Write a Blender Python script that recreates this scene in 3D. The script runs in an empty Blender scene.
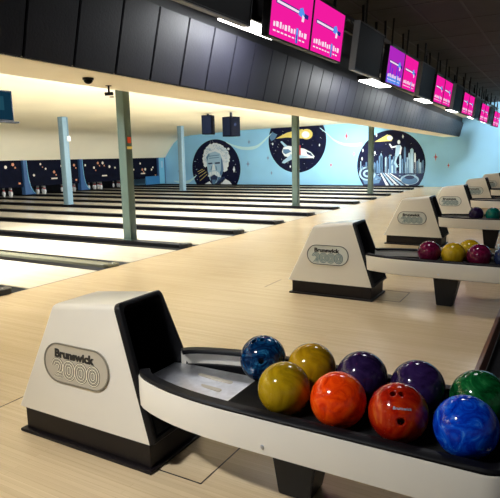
import bpy, bmesh, math, random
from mathutils import Vector, Matrix
random.seed(7)
SC = bpy.context.scene
COL = SC.collection
PI = math.pi

# ------------------------------------------------------------------ frame helper
F, YAW, PITCH, ROLL, CAMH = 544.57, .52219, -.167711, -.021072, 1.4473
fw = Vector((math.cos(YAW)*math.cos(PITCH), math.sin(YAW)*math.cos(PITCH), math.sin(PITCH)))
rt0 = Vector((math.sin(YAW), -math.cos(YAW), 0)); up0 = rt0.cross(fw)
rt = math.cos(ROLL)*rt0 + math.sin(ROLL)*up0
up = -math.sin(ROLL)*rt0 + math.cos(ROLL)*up0
CAMP = Vector((0, 0, CAMH))

def on_plane(px, py, ax, val):
    """point of the plane axis=val seen at a pixel of the photograph"""
    d = fw + rt*((px-250)/F) - up*((py-249)/F)
    return CAMP + d*((val-CAMP[ax])/d[ax])

# ------------------------------------------------------------------ materials
def srgb(r, g, b):
    def c(v):
        v /= 255.0
        return v/12.92 if v <= .04045 else ((v+.055)/1.055)**2.4
    return (c(r), c(g), c(b), 1)

def mat(name, col, rough=.5, metal=0, noise=None, bump=None, coat=0, spec=.5):
    m = bpy.data.materials.new(name); m.use_nodes = True
    nt = m.node_tree; b = nt.nodes['Principled BSDF']
    b.inputs['Base Color'].default_value = col
    b.inputs['Roughness'].default_value = rough
    b.inputs['Metallic'].default_value = metal
    b.inputs['Coat Weight'].default_value = coat
    b.inputs['Specular IOR Level'].default_value = spec
    tc = nt.nodes.new('ShaderNodeTexCoord')
    if noise:
        scale, amt = noise
        n = nt.nodes.new('ShaderNodeTexNoise'); n.inputs['Scale'].default_value = scale; n.inputs['Detail'].default_value = 5
        nt.links.new(tc.outputs['Object'], n.inputs['Vector'])
        r = nt.nodes.new('ShaderNodeValToRGB')
        r.color_ramp.elements[0].position = .3; r.color_ramp.elements[1].position = .7
        r.color_ramp.elements[0].color = (*[c*(1-amt) for c in col[:3]], 1)
        r.color_ramp.elements[1].color = (*[min(1, c*(1+amt)) for c in col[:3]], 1)
        nt.links.new(n.outputs['Fac'], r.inputs['Fac']); nt.links.new(r.outputs['Color'], b.inputs['Base Color'])
    if bump:
        scale, st = bump
        n = nt.nodes.new('ShaderNodeTexNoise'); n.inputs['Scale'].default_value = scale
        nt.links.new(tc.outputs['Object'], n.inputs['Vector'])
        bp = nt.nodes.new('ShaderNodeBump'); bp.inputs['Strength'].default_value = st; bp.inputs['Distance'].default_value = .01
        nt.links.new(n.outputs['Fac'], bp.inputs['Height']); nt.links.new(bp.outputs['Normal'], b.inputs['Normal'])
    return m

def emit(name, col, strength=1):
    m = bpy.data.materials.new(name); m.use_nodes = True
    nt = m.node_tree; nt.nodes.clear()
    e = nt.nodes.new('ShaderNodeEmission'); o = nt.nodes.new('ShaderNodeOutputMaterial')
    e.inputs['Color'].default_value = col; e.inputs['Strength'].default_value = strength
    nt.links.new(e.outputs[0], o.inputs[0])
    return m

def boards(name, c1, c2, c3, rough, plank=.029, length=1.6, spec=.5):
    """maple strip boards running along Y"""
    m = bpy.data.materials.new(name); m.use_nodes = True
    nt = m.node_tree; N = nt.nodes; L = nt.links; b = N['Principled BSDF']
    b.inputs['Roughness'].default_value = rough; b.inputs['Specular IOR Level'].default_value = spec
    tc = N.new('ShaderNodeTexCoord')
    mp = N.new('ShaderNodeMapping'); mp.inputs['Rotation'].default_value = (0, 0, PI/2)
    L.new(tc.outputs['Object'], mp.inputs['Vector'])
    br = N.new('ShaderNodeTexBrick')
    br.inputs['Scale'].default_value = 1; br.inputs['Brick Width'].default_value = length; br.inputs['Row Height'].default_value = plank
    br.inputs['Mortar Size'].default_value = .0006; br.inputs['Mortar Smooth'].default_value = .3
    br.inputs['Color1'].default_value = c1; br.inputs['Color2'].default_value = c2; br.inputs['Mortar'].default_value = c3
    br.inputs['Bias'].default_value = 0; br.offset = .37
    L.new(mp.outputs[0], br.inputs['Vector'])
    mp2 = N.new('ShaderNodeMapping'); mp2.inputs['Scale'].default_value = (60, 1.2, 1)
    L.new(tc.outputs['Object'], mp2.inputs['Vector'])
    n = N.new('ShaderNodeTexNoise'); n.inputs['Scale'].default_value = 1; n.inputs['Detail'].default_value = 4
    L.new(mp2.outputs[0], n.inputs['Vector'])
    mx = N.new('ShaderNodeMixRGB'); mx.blend_type = 'MULTIPLY'; mx.inputs['Fac'].default_value = .35
    rp = N.new('ShaderNodeValToRGB'); rp.color_ramp.elements[0].color = (.72, .66, .58, 1); rp.color_ramp.elements[0].position = .3
    rp.color_ramp.elements[1].position = .65
    L.new(n.outputs['Fac'], rp.inputs['Fac']); L.new(br.outputs['Color'], mx.inputs['Color1']); L.new(rp.outputs['Color'], mx.inputs['Color2'])
    L.new(mx.outputs[0], b.inputs['Base Color'])
    n2 = N.new('ShaderNodeTexNoise'); n2.inputs['Scale'].default_value = 1.3; n2.inputs['Detail'].default_value = 3
    L.new(tc.outputs['Object'], n2.inputs['Vector'])
    mr = N.new('ShaderNodeMapRange'); mr.inputs['To Min'].default_value = rough*.75; mr.inputs['To Max'].default_value = rough*1.25
    L.new(n2.outputs['Fac'], mr.inputs['Value']); L.new(mr.outputs[0], b.inputs['Roughness'])
    return m

def ball_mat(name, cols, scale=6, warp=2.5, rough=.08):
    m = bpy.data.materials.new(name); m.use_nodes = True
    nt = m.node_tree; N = nt.nodes; L = nt.links; b = N['Principled BSDF']
    b.inputs['Roughness'].default_value = rough
    b.inputs['Specular IOR Level'].default_value = .35
    tc = N.new('ShaderNodeTexCoord')
    n = N.new('ShaderNodeTexNoise'); n.inputs['Scale'].default_value = scale; n.inputs['Detail'].default_value = 6
    n.inputs['Distortion'].default_value = warp; n.inputs['Roughness'].default_value = .6
    L.new(tc.outputs['Object'], n.inputs['Vector'])
    r = N.new('ShaderNodeValToRGB'); el = r.color_ramp.elements
    el[0].position = .3; el[0].color = cols[0]; el[1].position = .72; el[1].color = cols[-1]
    for i, c in enumerate(cols[1:-1]):
        e = el.new(.3+.42*(i+1)/(len(cols)-1)); e.color = c
    L.new(n.outputs['Fac'], r.inputs['Fac']); L.new(r.outputs['Color'], b.inputs['Base Color'])
    n2 = N.new('ShaderNodeTexNoise'); n2.inputs['Scale'].default_value = 70
    L.new(tc.outputs['Object'], n2.inputs['Vector'])
    mr = N.new('ShaderNodeMapRange'); mr.inputs['From Min'].default_value = .55; mr.inputs['From Max'].default_value = .75
    mr.inputs['To Min'].default_value = rough; mr.inputs['To Max'].default_value = rough+.25
    L.new(n2.outputs['Fac'], mr.inputs['Value']); L.new(mr.outputs[0], b.inputs['Roughness'])
    return m

M = {}
M['approach'] = boards('approach_maple', srgb(224, 202, 164), srgb(216, 193, 155), srgb(192, 166, 128), .24, spec=.4)
M['lane'] = boards('lane_maple', srgb(240, 232, 212), srgb(235, 226, 204), srgb(215, 203, 178), .14)
M['cream'] = mat('cream_paint', srgb(250, 240, 214), .75, noise=(1.2, .03))
M['cream_tile'] = mat('cream_ceiling', srgb(248, 238, 210), .8, noise=(.6, .035))
M['dark_ceiling'] = mat('dark_ceiling_paint', srgb(44, 42, 42), .85, noise=(3, .15))
M['ceiling_grid'] = mat('dark_ceiling_grid', srgb(38, 36, 36), .7)
M['fascia'] = mat('black_fascia', srgb(26, 26, 29), .6)
M['slat'] = mat('navy_panel', srgb(28, 28, 40), .55, noise=(6, .12), bump=(60, .15), spec=.35)
M['slat_gap'] = mat('panel_joint', srgb(14, 14, 18), .5)
M['wall_blue'] = mat('mural_blue', srgb(148, 207, 242), .7, noise=(.45, .10))
M['wall_pale'] = mat('mural_pale', srgb(196, 232, 240), .7)
M['star_red'] = mat('star_red', srgb(205, 70, 70), .7)
M['star_mauve'] = mat('star_mauve', srgb(120, 120, 165), .7)
M['back_wall'] = mat('back_wall', srgb(60, 60, 66), .8)
M['space'] = mat('space_navy', srgb(8, 13, 46), .7, noise=(4, .35), spec=.2)
M['p_white'] = mat('paint_white', srgb(232, 240, 244), .6)
M['p_pale'] = mat('paint_pale_blue', srgb(165, 200, 222), .6)
M['p_mid'] = mat('paint_mid_blue', srgb(88, 128, 165), .6)
M['p_dark'] = mat('paint_dark_blue', srgb(30, 48, 88), .6)
M['p_yellow'] = mat('paint_yellow', srgb(225, 205, 110), .6)
M['p_red'] = mat('paint_red', srgb(190, 50, 45), .6)
M['white_plastic'] = mat('ivory_plastic', srgb(226, 220, 206), .32, noise=(3, .02), coat=.15)
M['black_plastic'] = mat('black_plastic', srgb(13, 13, 16), .4, spec=.3)
M['black_matte'] = mat('black_matte', srgb(10, 10, 12), .7, spec=.2)
M['bumper'] = mat('black_rubber', srgb(12, 12, 16), .5, spec=.22)
M['plinth'] = mat('plinth_black', srgb(21, 16, 18), .45, spec=.3)
M['steel'] = mat('brushed_steel', srgb(222, 225, 232), .36, metal=1, noise=(25, .12))
M['badge'] = mat('badge_metal', srgb(192, 184, 166), .4, metal=.1)
M['badge_rim'] = mat('badge_rim', srgb(140, 135, 122), .35, metal=.4)
M['ink'] = mat('badge_ink', srgb(38, 36, 34), .5)
M['num_line'] = mat('numeral_line', srgb(246, 238, 214), .4)
M['num_edge'] = mat('numeral_edge', srgb(62, 60, 52), .5)
M['gutter'] = mat('gutter_black', srgb(9, 9, 13), .45, spec=.25)
M['cap'] = mat('capping_grey', srgb(112, 112, 94), .25)
M['cap_dark'] = mat('capping_black', srgb(10, 10, 15), .5, spec=.15)
M['end_metal'] = mat('end_casting', srgb(60, 62, 66), .3, metal=.6)
M['pole_green'] = mat('pole_grey_green', srgb(76, 95, 88), .5, noise=(5, .06))
M['pole_blue'] = mat('pole_grey_blue', srgb(116, 144, 158), .5, noise=(5, .06))
M['orange'] = mat('orange_sticker', srgb(235, 80, 25), .5)
M['yellow_tag'] = mat('yellow_tag', srgb(225, 205, 120), .5)
M['white_box'] = mat('white_box', srgb(235, 238, 238), .5)
M['mask_dark'] = mat('mask_navy', srgb(9, 13, 32), .7, noise=(3, .3), spec=.1)
M['mask_frame'] = mat('mask_frame_blue', srgb(52, 92, 142), .4)
M['mask_teal'] = mat('mask_panel_blue', srgb(120, 190, 218), .5)
M['mask_blue'] = mat('mask_cover_blue', srgb(50, 120, 175), .45)
M['dot'] = mat('dot_cream', srgb(250, 236, 215), .5)
M['dot_o'] = mat('dot_orange', srgb(225, 150, 110), .5)
M['pin'] = mat('pin_white', srgb(240, 240, 236), .25)
M['pin_red'] = mat('pin_stripe', srgb(180, 30, 30), .3)
M['speaker'] = mat('speaker_black', srgb(6, 8, 16), .9, spec=.05)
M['speaker_side'] = mat('speaker_grille', srgb(18, 26, 46), .8, spec=.1)
M['screen_off'] = mat('screen_off', srgb(7, 7, 9), .6, spec=.12)
M['bezel'] = mat('bezel_black', srgb(12, 12, 14), .5, spec=.25)
M['bezel_edge'] = mat('bezel_grey', srgb(120, 122, 128), .35)
M['carpet'] = mat('dark_carpet', srgb(26, 25, 28), .9, noise=(30, .3))
M['trim_wood'] = mat('brown_nosing', srgb(112, 72, 46), .4, noise=(10, .15))
M['seam'] = mat('floor_seam', srgb(48, 40, 34), .6)
M['hole'] = mat('finger_hole', srgb(8, 8, 10), .6)
M['pink'] = emit('screen_pink', srgb(243, 28, 160), .82)
M['pink2'] = emit('screen_pink_light', srgb(250, 80, 190), 1.0)
M['scr_purple'] = emit('screen_purple', srgb(176, 40, 190), .82)
M['scr_violet'] = emit('screen_violet', srgb(100, 50, 220), .82)
M['scr_white'] = emit('screen_white', srgb(250, 225, 245), .82)
M['scr_navy'] = emit('screen_navy', srgb(40, 40, 130), .82)
M['scr_blue'] = emit('screen_blue', srgb(90, 150, 240), .82)
M['scr_teal'] = emit('screen_teal', srgb(24, 62, 84), .5)
M['scr_teal2'] = emit('screen_teal_light', srgb(40, 90, 110), .5)
M['lamp'] = emit('lamp_white', srgb(255, 252, 245), 9.0)
M['lamp_hid'] = emit('lane_lamp', srgb(255, 250, 238), 1.6)

# ------------------------------------------------------------------ mesh helpers
def link(name, me, parent=None):
    o = bpy.data.objects.new(name, me); COL.objects.link(o)
    if parent: o.parent = parent
    return o

def obj(name, bm, mats, parent=None, smooth=None):
    me = bpy.data.meshes.new(name)
    bmesh.ops.recalc_face_normals(bm, faces=bm.faces[:])
    bm.to_mesh(me); bm.free()
    for m in (mats if isinstance(mats, (list, tuple)) else [mats]): me.materials.append(M[m] if isinstance(m, str) else m)
    if smooth is not None:
        me.polygons.foreach_set('use_smooth', [True]*len(me.polygons))
        if smooth < 180: me.set_sharp_from_angle(angle=math.radians(smooth))
    return link(name, me, parent)

def thing(name, label, cat, loc=(0, 0, 0), rz=0, group=None):
    o = bpy.data.objects.new(name, None); COL.objects.link(o)
    o.empty_display_size = .1
    o.location = loc; o.rotation_euler = (0, 0, rz); return tag(o, label, cat, group)

def tag(o, label, cat, group=None):
    o['label'] = label; o['category'] = cat
    if group: o['group'] = group
    return o

def structure(o):
    o['kind'] = 'structure'; return o

def box(bm, a, b, bev=0, mi=0, seg=2):
    a = Vector(a); b = Vector(b)
    r = bmesh.ops.create_cube(bm, size=1)
    vs = r['verts']
    for v in vs:
        v.co = Vector(((a[i]+b[i])/2 + v.co[i]*(b[i]-a[i]) for i in range(3)))
    fs = list({f for v in vs for f in v.link_faces})
    for f in fs: f.material_index = mi
    if bev:
        es = list({e for v in vs for e in v.link_edges})
        r = bmesh.ops.bevel(bm, geom=es, offset=bev, segments=seg, profile=.5, affect='EDGES')
        for f in r['faces']: f.material_index = mi
    return vs

def hexa(bm, pts, mi=0):
    """8 points: bottom ring 4, top ring 4"""
    v = [bm.verts.new(p) for p in pts]
    fs = [bm.faces.new([v[i] for i in q]) for q in ((3, 2, 1, 0), (4, 5, 6, 7), (0, 1, 5, 4), (1, 2, 6, 5), (2, 3, 7, 6), (3, 0, 4, 7))]
    for f in fs: f.material_index = mi
    return v

def tube(bm, p, q, r, n=12, r2=None, mi=0):
    p = Vector(p); q = Vector(q); d = (q-p).normalized()
    a = d.orthogonal().normalized(); b = d.cross(a); r2 = r if r2 is None else r2
    A = [bm.verts.new(p+(a*math.cos(t)+b*math.sin(t))*r) for t in (2*PI*i/n for i in range(n))]
    B = [bm.verts.new(q+(a*math.cos(t)+b*math.sin(t))*r2) for t in (2*PI*i/n for i in range(n))]
    fs = [bm.faces.new((A[i], A[(i+1) % n], B[(i+1) % n], B[i])) for i in range(n)]
    fs += [bm.faces.new(A[::-1]), bm.faces.new(B)]
    for f in fs: f.material_index = mi

def lathe(bm, prof, c=(0, 0, 0), n=20, mi=0):
    rings = []
    for r, z in prof:
        if r < 1e-6: rings.append([bm.verts.new((c[0], c[1], c[2]+z))])
        else: rings.append([bm.verts.new((c[0]+r*math.cos(2*PI*i/n), c[1]+r*math.sin(2*PI*i/n), c[2]+z)) for i in range(n)])
    for A, B in zip(rings, rings[1:]):
        for i in range(n):
            j = (i+1) % n
            if len(A) == 1: f = bm.faces.new((A[0], B[i], B[j]))
            elif len(B) == 1: f = bm.faces.new((A[i], A[j], B[0]))
            else: f = bm.faces.new((A[i], A[j], B[j], B[i]))
            f.material_index = mi

def sweep_ring(bm, path, section, closed=True, mi=0):
    """path: list of (pos2d, outward normal2d); section: list of (inward offset, z)"""
    R = [[bm.verts.new((p[0]-nn[0]*o, p[1]-nn[1]*o, z)) for o, z in section] for p, nn in path]
    n = len(R); k = len(section)
    for i in range(n if closed else n-1):
        A = R[i]; B = R[(i+1) % n]
        for j in range(k):
            f = bm.faces.new((A[j], A[(j+1) % k], B[(j+1) % k], B[j])); f.material_index = mi
    if not closed:
        bm.faces.new(R[0]); bm.faces.new(R[-1][::-1])

def prism(bm, pts, h0, h1, fn, mi=0):
    """polygon pts (u,v) between heights h0,h1, fn(u,v,h) -> xyz"""
    A = [bm.verts.new(fn(u, v, h0)) for u, v in pts]; B = [bm.verts.new(fn(u, v, h1)) for u, v in pts]
    n = len(pts)
    fs = [bm.faces.new(A[::-1]), bm.faces.new(B)] + [bm.faces.new((A[i], A[(i+1) % n], B[(i+1) % n], B[i])) for i in range(n)]
    for f in fs: f.material_index = mi

def text_mesh(s, size, extrude=.001, bold=0):
    cu = bpy.data.curves.new('t', 'FONT'); cu.body = s; cu.size = size; cu.extrude = extrude; cu.align_x = 'CENTER'; cu.align_y = 'CENTER'
    cu.offset = bold; cu.resolution_u = 3
    o = bpy.data.objects.new('t', cu); COL.objects.link(o)
    bpy.context.view_layer.update()
    dg = bpy.context.evaluated_depsgraph_get()
    me = bpy.data.meshes.new_from_object(o.evaluated_get(dg))
    bpy.data.objects.remove(o); bpy.data.curves.remove(cu)
    return me

ORD = ['nearest', 'second', 'third', 'fourth', 'fifth', 'sixth', 'seventh', 'eighth', 'ninth', 'tenth', 'eleventh', 'twelfth', 'thirteenth', 'fourteenth']
PITCH_X = 3.4331
XC0 = 1.997              # centre line of the nearest ball return
YFOUL = 5.278
WX = 24.6                # mural wall
YMASK = 19.6
XNEAR = -8.0
YEDGE = .41

# ------------------------------------------------------------------ setting: floor
bm = bmesh.new()
box(bm, (XNEAR, YEDGE+.03, -.12), (WX, YFOUL, 0))
structure(obj('floor', bm, 'approach'))
bm = bmesh.new()
box(bm, (XNEAR, -6, -.30), (WX, YEDGE, -.16))
structure(obj('floor', bm, 'carpet'))
bm = bmesh.new()
box(bm, (XNEAR, YEDGE, -.159), (WX, YEDGE+.03, .004), .003)
structure(obj('trim_1', bm, 'trim_wood'))
# recessed bed under the lanes and the pin pits
bm = bmesh.new()
box(bm, (XNEAR, YFOUL, -.30), (WX, YMASK+3.2, -.12))
structure(obj('floor', bm, 'black_matte'))
bm = bmesh.new()
box(bm, (XNEAR, YFOUL, -.12), (1.69, YMASK+1.2, .0))
structure(obj('floor', bm, 'lane'))
# foul line strip
bm = bmesh.new()
box(bm, (XNEAR, YFOUL-.012, .0), (WX, YFOUL+.0, .0012))
structure(obj('trim_2', bm, 'seam'))
# seams of the service hatches let into the approach
for k in range(6):
    bm = bmesh.new(); x = XC0+PITCH_X*k
    t = .0035
    for a, b in (((x-.175, 1.33-t, 0), (x+.24, 1.33+t, .001)), ((x-.175, 2.842-t, 0), (x+.24, 2.842+t, .001)),
                 ((x-.175-t, 1.33-t, 0), (x-.175+t, 1.60, .001)), ((x+.24-t, 1.33-t, 0), (x+.24+t, 1.60, .001))):
        box(bm, a, b)
    o = structure(obj('trim_%d' % (3+k), bm, 'seam'))

# ------------------------------------------------------------------ lanes and gutters
LP = PITCH_X/2
SX = [3.732+LP*i for i in range(-1, 13)]     # gutter strips between the lanes
LANE_W = 1.066
YEND = YMASK+1.2
nl = len(SX)-1
for i in range(nl):
    c = (SX[i]+SX[i+1])/2
    bm = bmesh.new(); box(bm, (c-LANE_W/2, YFOUL, -.12), (c+LANE_W/2, YEND, .0005), .002, seg=1)
    o = obj('bowling_lane', bm, 'lane')
    w = ORD[nl-1-i] if i < nl-1 else 'nearest'
    tag(o, 'pale maple bowling lane, %s lane out from the blue mural wall' % ('first' if i == nl-1 else w), 'bowling lane', 'bowling lanes')

def gutter_section(c, s):
    """open trough from the lane edge to the capping; s=-1 near side, +1 far side"""
    x0 = c+s*(LP/2-0)*0
    a = c+s*.095; b = c+s*(LP-LANE_W)/2
    pts = []
    for k in range(9):
        t = k/8; x = a+(b-a)*t
        pts.append((x, -.012-.075*math.sin(PI*t)))
    return a, b, pts

for i, c in enumerate(SX):
    is_ret = abs(((c-XC0)/PITCH_X) - round((c-XC0)/PITCH_X)) < .1
    j = len(SX)-1-i
    w = 'first' if j == 0 else ORD[j]
    t = thing('gutter_divider', 'black gutter strip between lanes, %s strip out from the blue mural wall%s' % (w, ', under a raised return capping' if False else ''), 'lane gutter', (c, YFOUL, 0), 0, 'gutter strips between the lanes')
    L = YEND-YFOUL
    for s in ((-1, 1) if i < len(SX)-1 else (-1,)):
        a, b, pts = gutter_section(0, s)
        bm = bmesh.new()
        A = [bm.verts.new((x, .0, z)) for x, z in pts]; B = [bm.verts.new((x, L, z)) for x, z in pts]
        A2 = [bm.verts.new((x, .0, z-.01)) for x, z in pts]; B2 = [bm.verts.new((x, L, z-.01)) for x, z in pts]
        n = len(pts)
        for k in range(n-1):
            bm.faces.new((A[k], A[k+1], B[k+1], B[k])); bm.faces.new((A2[k], B2[k], B2[k+1], A2[k+1]))
            bm.faces.new((A[k], A2[k], A2[k+1], A[k+1])); bm.faces.new((B[k], B[k+1], B2[k+1], B2[k]))
        bm.faces.new((A[0], B[0], B2[0], A2[0])); bm.faces.new((A[-1], A2[-1], B2[-1], B[-1]))
        obj('gutter', bm, 'gutter', t, 40)
    bm = bmesh.new()
    h = .025 if i == 2 else (.06 if is_ret else .05)
    w = .095
    box(bm, (-w+.001, .12, -.119), (w-.001, L, h), .008)
    obj('capping', bm, 'cap' if i == 2 else 'cap_dark', t, 40)
    bm = bmesh.new()
    P = [(-w-.01, .13), (-w-.01, .03), (-w*.6, -.02), (w*.6, -.02), (w+.01, .03), (w+.01, .13)]
    prism(bm, P, .001, h+.012, lambda u, v, z: (u, v, z))
    bmesh.ops.bevel(bm, geom=bm.edges[:], offset=.006, segments=2, affect='EDGES')
    obj('end_cap', bm, 'cap' if i == 2 else 'end_metal', t, 40)
    bm = bmesh.new()
    tube(bm, (0, .05, h+.012), (0, .05, h+.018), .009, 10)
    obj('screw', bm, 'steel', t)

# ------------------------------------------------------------------ mural wall
bm = bmesh.new()
box(bm, (WX, -6, -.3), (WX+.15, YMASK+3.2, 3.6))
def wall_fn(lay): return lambda px, py, h: (lambda p: (WX-lay*.004-h, p.y, p.z))(on_plane(px, py, 0, WX))
def px_poly(bm, pts, mi, lay=1): prism(bm, pts, 0, .003, wall_fn(lay), mi)
def strip_px(bm, pts, w, mi, lay=1):
    up_ = [(x, y-w(i/(len(pts)-1))/2) for i, (x, y) in enumerate(pts)]
    dn = [(x, y+w(i/(len(pts)-1))/2) for i, (x, y) in enumerate(pts)]
    for i in range(len(pts)-1): px_poly(bm, [up_[i], up_[i+1], dn[i+1], dn[i]], mi, lay)
def curve(pts, n=24):
    out = []
    for i in range(len(pts)-1):
        p0 = pts[max(0, i-1)]; p1 = pts[i]; p2 = pts[i+1]; p3 = pts[min(len(pts)-1, i+2)]
        for k in range(n//(len(pts)-1)):
            t = k/(n//(len(pts)-1))
            out.append(tuple(.5*((2*p1[a])+(-p0[a]+p2[a])*t+(2*p0[a]-5*p1[a]+4*p2[a]-p3[a])*t*t+(-p0[a]+3*p1[a]-3*p2[a]+p3[a])*t**3) for a in (0, 1)))
    out.append(pts[-1]); return out
def star_px(bm, x, y, r, mi, lay=1, k=.22):
    px_poly(bm, [(x+math.cos(a*PI/4)*(r if a % 2 == 0 else r*k)*(.62 if a % 4 == 0 else 1), y+math.sin(a*PI/4)*(r if a % 2 == 0 else r*k)) for a in range(8)], mi, lay)
strip_px(bm, curve([(226, 142), (233, 145.5), (241, 148), (250, 148.3), (258, 146), (266, 139), (272, 133)], 36), lambda t: .6+2.6*math.sin(PI*t), 1)
strip_px(bm, curve([(320, 128), (327, 133.5), (334, 140), (343, 144), (352, 145), (362, 144)], 30), lambda t: .8+2.4*t, 1)
strip_px(bm, curve([(174, 181), (183, 182.5), (190, 181), (197, 175)], 18), lambda t: 2.6*math.sin(PI*t)+.5, 1)
for x, y, r in ((346.5, 136, 4), (354, 154, 2.6), (331, 165, 2.8), (435.7, 157, 4), (448.5, 165.4, 2.6)): star_px(bm, x, y, r, 2)
for x, y, r in ((249, 142, 2.6), (248, 164, 3.2), (271.5, 173, 2.2), (268, 158, 2.6), (179, 171, 2)): star_px(bm, x, y, r, 3)
structure(obj('wall_mural', bm, ['wall_blue', 'wall_pale', 'star_red', 'star_mauve']))

MURM = ['space', 'p_white', 'p_pale', 'p_mid', 'p_dark', 'p_yellow', 'p_red']
def disc(bm, y, z, r, zmin=.0):
    pts = [(y+r*math.cos(a), z+r*math.sin(a)) for a in (2*PI*i/72 for i in range(72))]
    cl = []
    for (u, v), (u2, v2) in zip(pts, pts[1:]+pts[:1]):
        if v >= zmin: cl.append((u, v))
        if (v-zmin)*(v2-zmin) < 0:
            t = (zmin-v)/(v2-v); cl.append((u+(u2-u)*t, zmin))
    prism(bm, cl, .001, .006, lambda u, v, h: (WX-h, u, v), 0)
def specks(bm, y, z, r, n, seed, mi=1):
    rr = random.Random(seed)
    for _ in range(n):
        a = rr.uniform(0, 2*PI); q = r*math.sqrt(rr.uniform(.05, .9)); s = rr.uniform(.008, .022)
        yy = y+q*math.cos(a); zz = z+q*math.sin(a)
        if zz < .1: continue
        prism(bm, [(yy+s*math.cos(b), zz+s*math.sin(b)) for b in (0, PI/2, PI, 3*PI/2)], .007, .009, lambda u, v, h: (WX-h, u, v), mi)
def crop(x0, y0, s): return lambda pts: [(x0+x*s, y0+y*s) for x, y in pts]
def ell(x, y, rx, ry, n=20): return [(x+rx*math.cos(2*PI*i/n), y+ry*math.sin(2*PI*i/n)) for i in range(n)]
def wobble(pts, amp, sd):
    rr = random.Random(sd); out = []
    for (a, b), (c, d) in zip(pts, pts[1:]+pts[:1]):
        n = max(1, int(math.hypot(c-a, d-b)/14))
        for k in range(n):
            t = k/n; q = amp*(1 if k % 2 else -1)*rr.uniform(.3, 1)
            nx, ny = d-b, -(c-a); l = math.hypot(nx, ny) or 1
            out.append((a+(c-a)*t+nx/l*q, b+(d-b)*t+ny/l*q))
    return out

K = (WX)/23.6
def at_wall(px, py): p = on_plane(px, py, 0, WX); return p.y, p.z
# portrait
bm = bmesh.new(); C = crop(185, 130, .1205)
y0, z0 = at_wall(216, 163.4); R = 1.53
y0 = (at_wall(192.2, 163)[0]+at_wall(240.4, 163)[0])/2; z0 = at_wall(216, 139.3)[1]-R
disc(bm, y0, z0, R); specks(bm, y0, z0, R, 26, 3)
P = lambda pts, mi, lay: px_poly(bm, C(pts), mi, lay)
P([(135, 466), (205, 425), (235, 466)], 1, 3); P([(258, 466), (330, 402), (370, 425), (402, 466)], 1, 3)
P([(250, 466), (300, 395), (330, 385), (335, 410), (275, 466)], 4, 3)
P(wobble([(165, 312), (146, 250), (155, 180), (195, 122), (250, 106), (305, 122), (350, 165), (374, 215), (366, 285), (345, 345), (322, 350), (300, 300), (240, 280)], 5, 2), 1, 3)
P([(176, 225), (192, 196), (250, 178), (292, 196), (312, 250), (322, 330), (300, 395), (262, 440), (232, 445), (206, 405), (190, 340)], 2, 4)
P([(300, 225), (312, 250), (322, 330), (300, 395), (262, 440), (275, 400), (300, 330)], 3, 5)
P([(178, 228), (200, 196), (206, 205), (192, 235), (186, 262)], 3, 5); P([(200, 215), (285, 205), (285, 210), (202, 221)], 3, 5); P([(200, 232), (285, 224), (286, 229), (202, 238)], 3, 5)
P([(190, 275), (228, 270), (230, 280), (200, 286)], 4, 6); P([(247, 270), (290, 265), (293, 279), (252, 282)], 4, 6)
P([(232, 285), (246, 285), (255, 335), (225, 338)], 1, 6)
P([(192, 385), (205, 352), (232, 342), (262, 342), (288, 358), (302, 392), (278, 388), (245, 368), (215, 388)], 1, 6)
P([(212, 385), (240, 368), (275, 388), (268, 410), (252, 440), (248, 468), (224, 468), (220, 430)], 4, 6)
P([(228, 412), (258, 412), (250, 466), (232, 466)], 3, 7)
rr = random.Random(12)
for _ in range(70):
    a = rr.uniform(-.15*PI, 1.12*PI); q = rr.uniform(.62, 1.0)
    hx = 256+105*q*math.cos(a); hy = 228-112*q*math.sin(a)
    if 178 < hx < 318 and hy > 185: continue
    rad = rr.uniform(4, 9); b0 = rr.uniform(0, 2*PI)
    arc = [(hx+rad*math.cos(b0+t*.5), hy+rad*math.sin(b0+t*.5)) for t in range(8)]
    for (xa, ya), (xb, yb) in zip(arc, arc[1:]): P([(xa, ya), (xb, yb), (xb+2.2, yb+2.2), (xa+2.2, ya+2.2)], 2 if rr.random() < .7 else 3, 8)
for x1, yy1, x2, yy2 in ((200, 352, 212, 388), (218, 346, 228, 380), (262, 346, 270, 384), (282, 356, 288, 388)): P([(x1, yy1), (x1+3, yy1), (x2+3, yy2), (x2, yy2)], 2, 8)
P([(222, 300), (228, 300), (224, 330), (214, 336)], 3, 8); P([(256, 296), (262, 300), (270, 334), (262, 332)], 3, 8)
P(ell(361, 157, 10, 11), 1, 3)
for x, y in ((85, 260), (98, 327), (402, 255)): P([(x-8, y), (x, y-3), (x+8, y), (x, y+3)], 2, 3)
P([(398, 328), (408, 300), (418, 328), (408, 355)], 1, 3)
for a, b, c, d in ((105, 345, 150, 322), (112, 362, 165, 330), (120, 388, 178, 345), (126, 418, 185, 365)):
    P([(a, b), (c, d), (c+1, d+4), (a+1, b+4)], 5, 3)
tag(obj('painted_mural', bm, MURM), 'round painted mural of a white-haired moustached man on navy, under the two speakers', 'mural', 'round murals on the blue wall')
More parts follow.
